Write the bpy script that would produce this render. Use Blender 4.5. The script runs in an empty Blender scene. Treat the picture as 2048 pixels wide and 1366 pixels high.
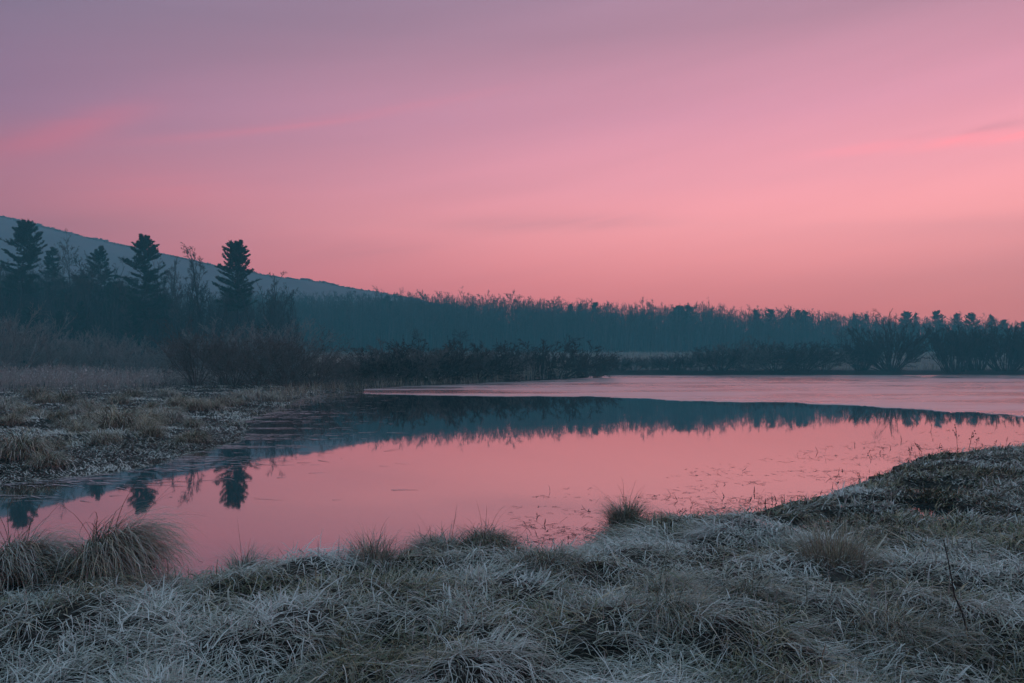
import bpy, math
import numpy as np
from mathutils import Vector

R = math.radians
SC = bpy.context.scene
COL = SC.collection

# ------------------------------------------------------------------ camera
CAM_H, FPX, HORIZON = 1.9, 1592.9, 727.0
cam_d = bpy.data.cameras.new('camera'); cam = bpy.data.objects.new('camera', cam_d); COL.objects.link(cam)
cam_d.lens = 28; cam_d.sensor_width = 36; cam_d.clip_start = 0.05; cam_d.clip_end = 6000
cam.location = (0, 0, CAM_H); cam.rotation_euler = (R(90 + 1.58), 0, 0)
SC.camera = cam

# ------------------------------------------------------------------ world: dawn sky
def lin(*c):
    return tuple(((v/255)/12.92 if v/255 <= .04045 else ((v/255+.055)/1.055)**2.4) for v in c)

SUN_AZ, SUN_EL = 38.0, 1.5
w = bpy.data.worlds.new('World'); SC.world = w; w.use_nodes = True
N = w.node_tree.nodes; Lk = w.node_tree.links
for n in list(N): N.remove(n)
def nd(t, **kw):
    n = N.new(t)
    for k, v in kw.items(): setattr(n, k, v)
    return n
def mth(op, a, b=None, c=None, clamp=False):
    n = nd('ShaderNodeMath', operation=op); n.use_clamp = clamp
    for i, v in enumerate((a, b, c)):
        if v is None: continue
        if isinstance(v, (int, float)): n.inputs[i].default_value = v
        else: Lk.new(v, n.inputs[i])
    return n.outputs[0]
def mixc(f, a, b, mode='MIX'):
    n = nd('ShaderNodeMix', data_type='RGBA', blend_type=mode)
    for s, v in ((0, f), (6, a), (7, b)):
        if isinstance(v, (int, float)): n.inputs[s].default_value = v
        elif isinstance(v, tuple): n.inputs[s].default_value = (*v, 1)
        else: Lk.new(v, n.inputs[s])
    return n.outputs[2]
tc = nd('ShaderNodeTexCoord')
sx = nd('ShaderNodeSeparateXYZ'); Lk.new(tc.outputs['Generated'], sx.inputs[0])
el = mth('MULTIPLY', mth('ARCSINE', sx.outputs[2]), 180/math.pi)          # degrees above the horizon
az = mth('MULTIPLY', mth('ARCTAN2', sx.outputs[0], sx.outputs[1]), 180/math.pi)  # degrees right of the view
AIR_D, AIR_TOP, AIR_FAR = .0017, 128.0, 730.0      # density, height and reach of the haze box built at the end
AIR_I = (.06, .172, .235)                            # what a long path of that air glows with
def above_air(c, e):
    """sky radiance outside the air for the colour the photo shows through it"""
    L = min(AIR_FAR, AIR_TOP/max(math.sin(R(e)), 1e-3)); T = math.exp(-AIR_D*L)
    return tuple(max(.02, (v-(1-T)*i)/T) for v, i in zip(lin(*c), AIR_I))
def ramp(stops):
    n = nd('ShaderNodeValToRGB'); e = n.color_ramp.elements
    while len(e) < len(stops): e.new(.5)
    for i, (p, c) in enumerate(stops):
        e[i].position = p/90; e[i].color = (*above_air(c, p), 1)
    Lk.new(mth('DIVIDE', mth('MAXIMUM', el, 0.0), 90.0, clamp=True), n.inputs[0]); return n.outputs[0]
SKY_GAIN = 1.0
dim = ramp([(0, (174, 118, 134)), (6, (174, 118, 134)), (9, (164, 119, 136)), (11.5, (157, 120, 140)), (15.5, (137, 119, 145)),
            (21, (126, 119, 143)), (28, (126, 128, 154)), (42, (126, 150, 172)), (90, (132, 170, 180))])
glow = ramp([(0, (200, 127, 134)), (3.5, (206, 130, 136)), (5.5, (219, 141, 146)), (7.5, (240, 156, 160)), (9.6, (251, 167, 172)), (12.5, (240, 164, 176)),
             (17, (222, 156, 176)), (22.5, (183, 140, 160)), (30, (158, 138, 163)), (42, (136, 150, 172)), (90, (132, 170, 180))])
ca = mth('COSINE', mth('MULTIPLY', mth('SUBTRACT', az, 30.0), math.pi/180))
gf = nd('ShaderNodeMapRange'); gf.interpolation_type = 'LINEAR'
Lk.new(ca, gf.inputs[0]); gf.inputs[1].default_value = .35; gf.inputs[2].default_value = 1.0
gfac = mth('POWER', gf.outputs[0], 1.3)
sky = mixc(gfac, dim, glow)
# thin high cloud, soft streaks
def band(a0, e0, wa, we, slope):   # soft elongated patch
    da = mth('DIVIDE', mth('SUBTRACT', az, a0), wa)
    de = mth('DIVIDE', mth('SUBTRACT', mth('SUBTRACT', el, e0), mth('MULTIPLY', mth('SUBTRACT', az, a0), slope)), we)
    r2 = mth('ADD', mth('MULTIPLY', da, da), mth('MULTIPLY', de, de))
    return mth('POWER', 2.718, mth('MULTIPLY', r2, -1.0))
cv = nd('ShaderNodeCombineXYZ'); Lk.new(mth('MULTIPLY', az, .035), cv.inputs[0])
Lk.new(mth('MULTIPLY', mth('SUBTRACT', el, mth('MULTIPLY', az, .16)), .42), cv.inputs[1])
ns = nd('ShaderNodeTexNoise'); ns.inputs['Scale'].default_value = 1.6; ns.inputs['Detail'].default_value = 6; ns.inputs['Roughness'].default_value = .55
ns.inputs['Distortion'].default_value = .6
Lk.new(cv.outputs[0], ns.inputs['Vector'])
nz = nd('ShaderNodeMapRange'); Lk.new(ns.outputs[0], nz.inputs[0]); nz.inputs[1].default_value = .28; nz.inputs[2].default_value = .58
pink = mth('ADD', mth('MULTIPLY', band(-29.2, 14.5, 4.6, .95, .42), .75), mth('MULTIPLY', band(-14, 16.5, 10, .30, .2), .5))
pink = mth('ADD', pink, mth('MULTIPLY', band(30.0, 13.8, 6.0, .36, -.01), .9))
pink = mth('ADD', pink, mth('MULTIPLY', band(-25, 11.5, 6, 1.5, .03), .25))
pf = mth('MULTIPLY', pink, nz.outputs[0], clamp=True)
sky = mixc(pf, sky, mixc(1.0, sky, (1.42, .90, .86), 'MULTIPLY'))
gray = mth('ADD', mth('MULTIPLY', band(31.5, 14.35, 3.8, .26, .02), .6), mth('MULTIPLY', band(3, 9.9, 8, .7, .01), .4))
gray = mth('ADD', gray, mth('MULTIPLY', band(-14, 8.0, 13, .9, .0), .22))
sky = mixc(mth('MULTIPLY', mth('MULTIPLY', gray, nz.outputs[0], clamp=True), .55), sky, lin(190, 112, 132))
# broad unevenness over the whole dome
ns2 = nd('ShaderNodeTexNoise'); ns2.inputs['Scale'].default_value = .8; ns2.inputs['Detail'].default_value = 4
Lk.new(cv.outputs[0], ns2.inputs['Vector'])
sky = mixc(1.0, sky, mth('MULTIPLY_ADD', ns2.outputs[0], .22, .89), 'MULTIPLY')
st = nd('ShaderNodeTexSky'); st.sky_type = 'NISHITA'; st.sun_disc = False
st.sun_elevation = R(SUN_EL); st.sun_rotation = R(SUN_AZ); st.dust_density = 2.0
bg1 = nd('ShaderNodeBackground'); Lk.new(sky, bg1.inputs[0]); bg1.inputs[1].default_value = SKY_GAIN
bg2 = nd('ShaderNodeBackground'); Lk.new(st.outputs[0], bg2.inputs[0]); bg2.inputs[1].default_value = 0.01
ad = nd('ShaderNodeAddShader'); Lk.new(bg1.outputs[0], ad.inputs[0]); Lk.new(bg2.outputs[0], ad.inputs[1])
wo = nd('ShaderNodeOutputWorld'); Lk.new(ad.outputs[0], wo.inputs[0])

# ------------------------------------------------------------------ sun (still under the ridge, barely there)
sd_ = bpy.data.lights.new('sun', 'SUN'); sd_.energy = .06; sd_.angle = R(12); sd_.color = (1, .72, .68)
so = bpy.data.objects.new('sun', sd_); COL.objects.link(so)
so.rotation_euler = Vector((-math.sin(R(62)), -math.cos(R(62)), -math.tan(R(9)))).to_track_quat('-Z', 'Y').to_euler()

# ------------------------------------------------------------------ exposure, render settings
SC.view_settings.view_transform = 'Standard'; SC.view_settings.look = 'None'
SC.view_settings.exposure = 0; SC.view_settings.gamma = 1
cy = SC.cycles
cy.max_bounces = 5; cy.diffuse_bounces = 2; cy.glossy_bounces = 3; cy.transmission_bounces = 2
cy.volume_bounces = 2; cy.transparent_max_bounces = 8; cy.caustics_reflective = False; cy.caustics_refractive = False

# ================================================================== helpers
rng = np.random.default_rng(11)

def S(px, py, z=0.0):
    """photo survey: pixel on a level of height z -> metres"""
    d = (CAM_H - z) * FPX / (py - HORIZON)
    return np.array([(px - 1024) / FPX * d, d, z])
def B(px, d):
    """bearing px at d metres ahead -> x"""
    return (px - 1024) / FPX * d
def topz(py, d):
    return CAM_H + (HORIZON - py) / FPX * d

def mesh(name, V, F, mats, col=None, smooth=False):
    """V (n,3), F int array (m,k) of tris or quads"""
    V = np.ascontiguousarray(V, dtype=np.float32).reshape(-1, 3); F = np.ascontiguousarray(F, dtype=np.int32)
    k = F.shape[1]; m = bpy.data.meshes.new(name)
    m.vertices.add(len(V)); m.vertices.foreach_set('co', V.ravel())
    m.loops.add(F.size); m.loops.foreach_set('vertex_index', F.ravel())
    m.polygons.add(len(F)); m.polygons.foreach_set('loop_start', np.arange(len(F), dtype=np.int32)*k)
    if smooth: m.polygons.foreach_set('use_smooth', np.ones(len(F), dtype=bool))
    if col is not None:
        a = m.attributes.new('tint', 'FLOAT_COLOR', 'POINT')
        c = np.ones((len(V), 4), np.float32); c[:, :3] = col; a.data.foreach_set('color', c.ravel())
    m.update(calc_edges=True)
    m.materials.append(mats)
    return m
def obj(name, data, parent=None, loc=None):
    o = bpy.data.objects.new(name, data); COL.objects.link(o)
    if parent is not None: o.parent = parent
    if loc is not None: o.location = loc
    return o
def tag(o, label=None, cat=None, group=None, kind=None):
    for k, v in (('label', label), ('category', cat), ('group', group), ('kind', kind)):
        if v: o[k] = v
    return o
def thing(name, label, cat, loc=(0, 0, 0), rz=0, group=None, scale=1.0):
    o = obj(name, None, None, loc); o.rotation_euler = (0, 0, rz)
    o.scale = scale if isinstance(scale, tuple) else (scale,)*3
    o.empty_display_size = .2
    return tag(o, label, cat, group)
def place(parts, name, label, cat, loc, rz=0, group=None, scale=1.0):
    """parts: list of (part name, mesh) shared between copies"""
    t = thing(name, label, cat, loc, rz, group, scale)
    for pn, pm in parts:
        c = obj(pn, pm, last if pn == 'seed_heads' else t); last = c
        if pn in ('seed_heads',): c['kind'] = 'stuff'
    return t

def vnoise(x, y, seed=0):
    xi = np.floor(x).astype(np.int64); yi = np.floor(y).astype(np.int64)
    fx = x - xi; fy = y - yi; fx = fx*fx*(3-2*fx); fy = fy*fy*(3-2*fy)
    def h(a, b):
        n = (a*374761393 + b*668265263 + seed*982451653) & 0x7fffffff
        n = ((n ^ (n >> 13))*1274126177) & 0x7fffffff
        return ((n ^ (n >> 16)) & 0xffff)/65535.0
    return (h(xi, yi)*(1-fx)+h(xi+1, yi)*fx)*(1-fy)+(h(xi, yi+1)*(1-fx)+h(xi+1, yi+1)*fx)*fy
def fbm(x, y, seed=0, o=4):
    s = 0; a = .5
    for i in range(o):
        s = s + a*vnoise(x, y, seed+i*7); x = x*2.03+17.1; y = y*2.03+5.3; a *= .5
    return s
def sstep(a, b, x):
    t = np.clip((x-a)/(b-a), 0, 1); return t*t*(3-2*t)

# ---- tubes and branching -------------------------------------------------
def tubes(P, Rr, ns=3):
    """P (B,K,3) polylines, Rr (B,K) radii -> verts, quads"""
    Bn, K, _ = P.shape
    T = np.gradient(P, axis=1); T /= np.linalg.norm(T, axis=2, keepdims=True)+1e-9
    ref = np.where(np.abs(T[:, :1, 2:3]) > .9, np.array([1., 0, 0]), np.array([0, 0, 1.]))
    U = np.cross(T, np.broadcast_to(ref, T.shape)); U /= np.linalg.norm(U, axis=2, keepdims=True)+1e-9
    W = np.cross(T, U)
    a = np.arange(ns)/ns*2*math.pi
    V = P[:, :, None, :] + Rr[:, :, None, None]*(U[:, :, None, :]*np.cos(a)[None, None, :, None] + W[:, :, None, :]*np.sin(a)[None, None, :, None])
    b = (np.arange(Bn)*K*ns)[:, None, None]; k = (np.arange(K-1)*ns)[None, :, None]; i = np.arange(ns)[None, None, :]; j = (i+1) % ns
    F = np.stack([b+k+i, b+k+j, b+k+ns+j, b+k+ns+i], -1).reshape(-1, 4)
    return V.reshape(-1, 3), F
def cat(parts):
    Vs, Fs, n = [], [], 0
    for v, f in parts:
        Vs.append(v); Fs.append(f+n); n += len(v)
    return np.concatenate(Vs), np.concatenate(Fs)
def unit(v): return v/(np.linalg.norm(v, axis=-1, keepdims=True)+1e-9)
def polyline(start, d, L, K, rg, wob=.15, up=0.0):
    n = len(start); P = np.zeros((n, K, 3)); P[:, 0] = start; d = unit(d)
    for k in range(1, K):
        d = unit(d + rg.normal(0, wob, (n, 3)) + np.array([0, 0, up]))
        P[:, k] = P[:, k-1] + d*(L/(K-1))[:, None]
    return P
def grow(P, Rr, n, t0, t1, lf, ang, rg, K=4, up=.05, wob=.15, rmin=.004, rf=.6, tipdrop=.55, lup=0.0):
    Bn, Kp, _ = P.shape
    t = rg.uniform(t0, t1, (Bn, n)); 
    f = t*(Kp-1); i = np.clip(f.astype(int), 0, Kp-2); u = (f-i)[..., None]
    bi = np.arange(Bn)[:, None]
    pos = P[bi, i]*(1-u)+P[bi, i+1]*u
    tan = unit(P[bi, i+1]-P[bi, i])
    rr = Rr[bi, i]*(1-u[..., 0])+Rr[bi, i+1]*u[..., 0]
    perp = unit(np.cross(tan, rg.normal(0, 1, tan.shape)))
    a = R(1)*rg.normal(ang, ang*.25, t.shape)[..., None]
    d = tan*np.cos(a)+perp*np.sin(a)+np.array([0, 0, lup])
    plen = np.linalg.norm(np.diff(P, axis=1), axis=2).sum(1)[:, None]
    L = lf*plen*(1-tipdrop*t)*rg.uniform(.55, 1.15, t.shape)
    Q = polyline(pos.reshape(-1, 3), d.reshape(-1, 3), L.ravel(), K, rg, wob, up)
    r0 = np.maximum(rr.ravel()*rf, rmin)
    q = np.linspace(1, .35, K)[None, :]*r0[:, None]
    return Q, np.maximum(q, rmin*.6)

# ---- grass blades --------------------------------------------------------
def blades(root, head, L, W, p0, curl, nseg, rg, twist=.12, clampz=None):
    n = len(root); pos = root.copy(); p = p0.copy(); h = head.copy()
    P = np.zeros((n, nseg+1, 3)); P[:, 0] = pos; Sd = np.zeros_like(P)
    for k in range(nseg+1):
        roll = rg.normal(0, .5, n)*.3
        Sd[:, k] = np.stack([-np.sin(h)*np.cos(roll), np.cos(h)*np.cos(roll), np.sin(roll)], -1)
        if k == nseg: break
        d = np.stack([np.cos(p)*np.cos(h), np.cos(p)*np.sin(h), np.sin(p)], -1)
        pos = pos + d*(L/nseg)[:, None]
        if clampz is not None:
            pos[:, 2] = np.maximum(pos[:, 2], clampz(pos[:, 0], pos[:, 1]) + .004)
        P[:, k+1] = pos; p = p + curl/nseg; h = h + rg.normal(0, twist, n)
    prof = np.linspace(1, 0, nseg+1)**.6*.9+.1
    V = np.stack([P - Sd*(W[:, None]*prof)[..., None]*.5, P + Sd*(W[:, None]*prof)[..., None]*.5], 2)
    b = (np.arange(n)*(nseg+1)*2)[:, None]; k = (np.arange(nseg)*2)[None, :]
    F = np.stack([b+k, b+k+1, b+k+3, b+k+2], -1).reshape(-1, 4)
    return V.reshape(-1, 3), F
def per_blade(c, nseg):  # (n,3) -> per-vertex colours
    return np.repeat(c, (nseg+1)*2, axis=0)

STRAW = np.array([.42, .38, .25]); OLIVE = np.array([.15, .19, .12]); BROWN = np.array([.08, .085, .062]); FROST = np.array([.73, .83, .80]); GREYG = np.array([.36, .38, .36])
def grass_cols(n, wts, frost, rg):
    pal = np.array([STRAW, OLIVE, BROWN, GREYG]); i = rg.choice(4, n, p=np.array(wts)/sum(wts))
    c = pal[i]*rg.uniform(.7, 1.25, (n, 1))
    f = np.clip(frost, 0, 1)[:, None]
    return c*(1-f)+FROST*f*rg.uniform(.8, 1.05, (n, 1))

# ================================================================== materials
def mat(name):
    m = bpy.data.materials.new(name); m.use_nodes = True
    nt = m.node_tree; b = nt.nodes['Principled BSDF']; return m, nt, b
def noise_mix(nt, scale, c0, c1, lo=.35, hi=.65, detail=6, vec=None, rough=.6):
    n = nt.nodes.new('ShaderNodeTexNoise'); n.inputs['Scale'].default_value = scale; n.inputs['Detail'].default_value = detail
    n.inputs['Roughness'].default_value = rough
    r = nt.nodes.new('ShaderNodeValToRGB'); r.color_ramp.elements[0].position = lo; r.color_ramp.elements[1].position = hi
    r.color_ramp.elements[0].color = (*c0, 1); r.color_ramp.elements[1].color = (*c1, 1)
    nt.links.new(n.outputs[0], r.inputs[0])
    if vec is not None: nt.links.new(vec, n.inputs['Vector'])
    return n, r
def objco(nt, scale=(1, 1, 1)):
    t = nt.nodes.new('ShaderNodeNewGeometry'); mp = nt.nodes.new('ShaderNodeMapping'); mp.inputs['Scale'].default_value = scale
    nt.links.new(t.outputs['Position'], mp.inputs[0]); return mp.outputs[0]

def m_bark(name, c0, c1, scale=3.0):
    m, nt, b = mat(name); v = objco(nt, (scale, scale, scale*.35))
    n, r = noise_mix(nt, 1.0, c0, c1, vec=v); nt.links.new(r.outputs[0], b.inputs['Base Color'])
    b.inputs['Roughness'].default_value = .95; b.inputs['Specular IOR Level'].default_value = .1
    return m
M_BARK = m_bark('bark', (.035, .037, .037), (.09, .093, .092))
M_TWIG = m_bark('twig', (.03, .032, .032), (.14, .145, .14), .22)
M_SHRUB = m_bark('shrub_twig', (.09, .10, .095), (.20, .218, .205), 1.5)
M_SHRUBP = m_bark('pale_shrub_twig', (.19, .24, .235), (.36, .44, .43), 1.5)
M_SHRUBD = m_bark('shrub_dark_twig', (.035, .037, .037), (.085, .085, .082), 1.5)
M_NEEDLE = m_bark('pine_needles', (.025, .05, .035), (.06, .10, .065), 1.2)
M_SEED = m_bark('seed_heads', (.03, .025, .022), (.06, .05, .04))

def m_grass(name):
    m, nt, b = mat(name)
    a = nt.nodes.new('ShaderNodeAttribute'); a.attribute_name = 'tint'
    nt.links.new(a.outputs['Color'], b.inputs['Base Color'])
    b.inputs['Roughness'].default_value = .8; b.inputs['Specular IOR Level'].default_value = .2
    return m
M_GRASS = m_grass('grass_blades')

# ground: dark wet thatch with rime on it
M_GROUND, nt, b = mat('marsh_ground'); v = objco(nt)
n1, r1 = noise_mix(nt, 9, (.018, .022, .019), (.12, .13, .12), .42, .68, 9, v, .75)
n2, r2 = noise_mix(nt, .6, (.45, .45, .45), (1, 1, 1), .3, .7, 4, v)
mx = nt.nodes.new('ShaderNodeMix'); mx.data_type = 'RGBA'; mx.blend_type = 'MULTIPLY'; mx.inputs[0].default_value = 1
nt.links.new(r1.outputs[0], mx.inputs[6]); nt.links.new(r2.outputs[0], mx.inputs[7])
# the far meadow is bleached dead grass
sxyz = nt.nodes.new('ShaderNodeSeparateXYZ'); nt.links.new(v, sxyz.inputs[0])
mr = nt.nodes.new('ShaderNodeMapRange'); nt.links.new(sxyz.outputs[1], mr.inputs[0]); mr.inputs[1].default_value = 134; mr.inputs[2].default_value = 150
n3, r3 = noise_mix(nt, .35, (.13, .125, .115), (.22, .21, .20), .35, .65, 8, v)
mx2 = nt.nodes.new('ShaderNodeMix'); mx2.data_type = 'RGBA'
nt.links.new(mr.outputs[0], mx2.inputs[0]); nt.links.new(mx.outputs[2], mx2.inputs[6]); nt.links.new(r3.outputs[0], mx2.inputs[7])
mr2 = nt.nodes.new('ShaderNodeMapRange'); nt.links.new(sxyz.outputs[1], mr2.inputs[0]); mr2.inputs[1].default_value = 262; mr2.inputs[2].default_value = 292
mx3 = nt.nodes.new('ShaderNodeMix'); mx3.data_type = 'RGBA'; nt.links.new(mr2.outputs[0], mx3.inputs[0]); nt.links.new(mx2.outputs[2], mx3.inputs[6]); mx3.inputs[7].default_value = (.05, .045, .04, 1)   # leaf litter under the wood
nt.links.new(mx3.outputs[2], b.inputs['Base Color']); b.inputs['Roughness'].default_value = .95; b.inputs['Specular IOR Level'].default_value = .15
bp = nt.nodes.new('ShaderNodeBump'); bp.inputs['Strength'].default_value = .8; bp.inputs['Distance'].default_value = .03
nt.links.new(n1.outputs[0], bp.inputs['Height']); nt.links.new(bp.outputs[0], b.inputs['Normal'])

# still water
M_WATER, nt, b = mat('pond_water'); v = objco(nt, (1, .35, 1))
b.inputs['Base Color'].default_value = (.03, .05, .055, 1); b.inputs['Roughness'].default_value = .03; b.inputs['IOR'].default_value = 1.33
b.inputs['Coat Weight'].default_value = 1; b.inputs['Coat Roughness'].default_value = .024; b.inputs['Coat IOR'].default_value = 1.36   # extra clear coat, added to brighten the sky's reflection in the water
n1, _ = noise_mix(nt, 1.4, (0, 0, 0), (1, 1, 1), vec=v, detail=3)
bp = nt.nodes.new('ShaderNodeBump'); bp.inputs['Strength'].default_value = .02; bp.inputs['Distance'].default_value = .05
nt.links.new(n1.outputs[0], bp.inputs['Height']); nt.links.new(bp.outputs[0], b.inputs['Normal'])

# rimed ice, wet in places
M_ICE, nt, b = mat('pond_ice'); v = objco(nt, (.045, .16, 1))
n1, r1 = noise_mix(nt, 1.0, (.04, .055, .06), (.55, .55, .56), .42, .54, 9, v, .7)
nt.links.new(r1.outputs[0], b.inputs['Base Color'])
rr = nt.nodes.new('ShaderNodeMapRange'); nt.links.new(n1.outputs[0], rr.inputs[0]); rr.inputs[1].default_value = .40; rr.inputs[2].default_value = .54
rr.inputs[3].default_value = .05; rr.inputs[4].default_value = .42; nt.links.new(rr.outputs[0], b.inputs['Roughness'])
b.inputs['IOR'].default_value = 1.5; b.inputs['Coat Weight'].default_value = .7; b.inputs['Coat Roughness'].default_value = .22
v2 = objco(nt, (1.2, .8, 1)); n2, _ = noise_mix(nt, 1.0, (0, 0, 0), (1, 1, 1), vec=v2, detail=8, rough=.7)
bp = nt.nodes.new('ShaderNodeBump'); bp.inputs['Strength'].default_value = .5; bp.inputs['Distance'].default_value = .05
nt.links.new(n2.outputs[0], bp.inputs['Height']); nt.links.new(bp.outputs[0], b.inputs['Normal'])

M_SKIM, nt, b = mat('skim_ice'); b.inputs['Base Color'].default_value = (.30, .33, .35, 1); b.inputs['Roughness'].default_value = .45
M_DEBRIS, nt, b = mat('wet_debris'); b.inputs['Base Color'].default_value = (.025, .024, .02, 1); b.inputs['Roughness'].default_value = .7
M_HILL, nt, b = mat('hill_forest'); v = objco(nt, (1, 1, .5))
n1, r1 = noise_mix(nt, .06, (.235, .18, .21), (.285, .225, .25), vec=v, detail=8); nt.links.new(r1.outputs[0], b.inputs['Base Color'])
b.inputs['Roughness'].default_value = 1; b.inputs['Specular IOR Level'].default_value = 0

# ================================================================== terrain
near_px = [(0, 1150), (150, 1150), (340, 1166), (400, 1175), (450, 1152), (560, 1136), (700, 1143), (800, 1146), (880, 1138), (1030, 1122), (1100, 1126),
           (1165, 1108), (1185, 1082), (1215, 1060), (1310, 1048), (1400, 1036), (1480, 1024), (1560, 1006), (1640, 990), (1720, 962), (1790, 930),
           (1850, 910), (1950, 899), (2048, 891)]
left_px = [(1205, 750.6), (1160, 757), (1080, 761), (1000, 765), (900, 770), (800, 774), (700, 781), (640, 790), (590, 800), (560, 815), (520, 832),
           (480, 842), (500, 858), (470, 885), (400, 902), (330, 925), (230, 945), (120, 956), (0, 968)]
POND = [(-60, 9.5), (-25, 8.2)] + [tuple(S(*p)[:2]) for p in near_px] + [(20, 25), (45, 45), (95, 75), (170, 100), (230, 128), (150, 131), (84, 131.5), (50, 131), (25, 131.5)] \
    + [tuple(S(*p)[:2]) for p in left_px] + [(-12, 13.2), (-25, 14), (-60, 15.5)]
POND = np.array(POND)
def densify(P):
    out = []
    for a, b_ in zip(P, np.roll(P, -1, 0)):
        L = np.linalg.norm(b_-a); n = int(max(1, min(12, L/(.12+.012*np.hypot(*a)))))
        for k in range(n):
            q = a+(b_-a)*k/n; s = .0045*np.hypot(*q)
            out.append(q + (rng.normal(0, s, 2) if k else 0))
    return np.array(out)
POND = densify(POND)
def sdist(x, y):
    """distance to the waterline, negative over water"""
    sh = x.shape; x = x.ravel(); y = y.ravel(); out = np.empty(len(x))
    A = POND; Bq = np.roll(POND, -1, 0)
    for s in range(0, len(x), 20000):
        px = x[s:s+20000, None]; py = y[s:s+20000, None]
        dx = (Bq-A)[None, :, 0]; dy = (Bq-A)[None, :, 1]
        t = np.clip(((px-A[None, :, 0])*dx+(py-A[None, :, 1])*dy)/(dx*dx+dy*dy), 0, 1)
        d = np.sqrt(((px-A[None, :, 0]-t*dx)**2+(py-A[None, :, 1]-t*dy)**2).min(1))
        c = ((A[None, :, 1] > py) != (Bq[None, :, 1] > py)) & (px < (Bq-A)[None, :, 0]*(py-A[None, :, 1])/((Bq-A)[None, :, 1]+1e-12)+A[None, :, 0])
        out[s:s+20000] = np.where(c.sum(1) % 2 == 1, -d, d)
    return out.reshape(sh)
def near_w(x, y): return 1-sstep(-1.5, 1.5, y-(11+np.maximum(0, x)*.95))

# mounds of matted grass on the near bank, and dips that hold water
mounds = []
for px, py, r, h in [(640, 1190, .5, .16), (590, 1165, .4, .10), (870, 1175, .38, .16), (960, 1165, .33, .13), (1090, 1185, .35, .12), (1250, 1120, .4, .10), (890, 1120, .30, .20),
                     (975, 1118, .28, .22), (760, 1170, .3, .10), (1180, 1170, .4, .12), (1000, 1230, .5, .12), (800, 1240, .45, .12), (420, 1250, .5, .12), (150, 1290, .5, .12),
                     (640, 1310, .6, .14), (900, 1330, .5, .14), (1200, 1310, .5, .12), (1560, 1170, .5, .12), (1850, 1180, .6, .12), (1640, 1280, .55, .14), (1900, 1300, .5, .12),
                     (1850, 925, .35, .08), (1905, 918, .3, .10), (1790, 955, .3, .06), (1960, 910, .35, .09), (2020, 910, .4, .10),
                     (60, 1200, .5, .14), (230, 1200, .5, .18), (330, 1330, .5, .12), (1450, 1300, .5, .12)]:
    p = S(px, py, .2); mounds.append((p[0], p[1], r, h))
for i in range(420):
    r_ = 3.2*math.exp(rng.uniform(0, 1.9)); a = rng.uniform(-.7, .72)
    mounds.append((r_*math.sin(a), r_*math.cos(a), rng.uniform(.13, .34)*(r_/6)**.3, rng.uniform(.05, .19)*(1-.65*sstep(7.5, 10, np.float64(r_)))))
dips = []
for px, py, rx, ry, h in [(1500, 1050, .30, .12, .3), (1535, 1075, .32, .11, .3), (1560, 1095, .22, .08, .26), (1430, 1078, .2, .08, .24), (1600, 1052, .25, .08, .24), (1690, 1040, .3, .09, .26), (1720, 1032, .2, .06, .24),
                          (1860, 975, .5, .10, .26), (1890, 984, .4, .08, .24), (1800, 1010, .4, .08, .26), (1700, 1008, .3, .08, .24), (1870, 1038, .3, .08, .26), (1900, 1025, .35, .08, .26), (1480, 1040, .3, .1, .26),
                          (1340, 1092, .2, .06, .22), (1960, 1040, .25, .06, .24)]:
    p = S(px, py, .02); dips.append((p[0], p[1], rx, ry, h))
GX0, GX1, GY0, GY1, GS = -12.0, 22.0, 1.5, 27.0, .05
gx = np.arange(GX0, GX1, GS); gy = np.arange(GY0, GY1, GS); MG = np.zeros((len(gy), len(gx)))
for (mx_, my_, r_, h_) in mounds:
    h_ = min(h_, .58*r_)
    i0, i1 = np.searchsorted(gx, [mx_-2.6*r_, mx_+2.6*r_]); j0, j1 = np.searchsorted(gy, [my_-2.6*r_, my_+2.6*r_])
    X, Y = np.meshgrid(gx[i0:i1], gy[j0:j1]); g = h_*np.exp(-((X-mx_)**2+(Y-my_)**2)/(r_*r_))
    MG[j0:j1, i0:i1] = np.maximum(MG[j0:j1, i0:i1], g) + .35*np.minimum(MG[j0:j1, i0:i1], g)
XX, YY = np.meshgrid(gx, gy)
MG += .05*(fbm(XX*2.2, YY*2.2, 3)-.5) + .03*(fbm(XX*7, YY*7, 9, 3)-.5)
for (mx_, my_, rx, ry, h_) in dips:
    wob = .6+.9*fbm(XX*3.1, YY*5.3, 21, 3)
    g = np.exp(-(((XX-mx_)/(rx*1.12))**2+((YY-my_)/(ry*3.6))**2)*wob*1.15)
    MG -= h_*g
SDG = sdist(XX, YY)
def bil(G, x, y):
    fx = np.clip((x-GX0)/GS, 0, len(gx)-1.001); fy = np.clip((y-GY0)/GS, 0, len(gy)-1.001)
    i = fx.astype(int); j = fy.astype(int); u = fx-i; v_ = fy-j
    return (G[j, i]*(1-u)+G[j, i+1]*u)*(1-v_)+(G[j+1, i]*(1-u)+G[j+1, i+1]*u)*v_
def ingrid(x, y): return (x > GX0) & (x < GX1-.1) & (y > GY0) & (y < GY1-.1)
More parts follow.
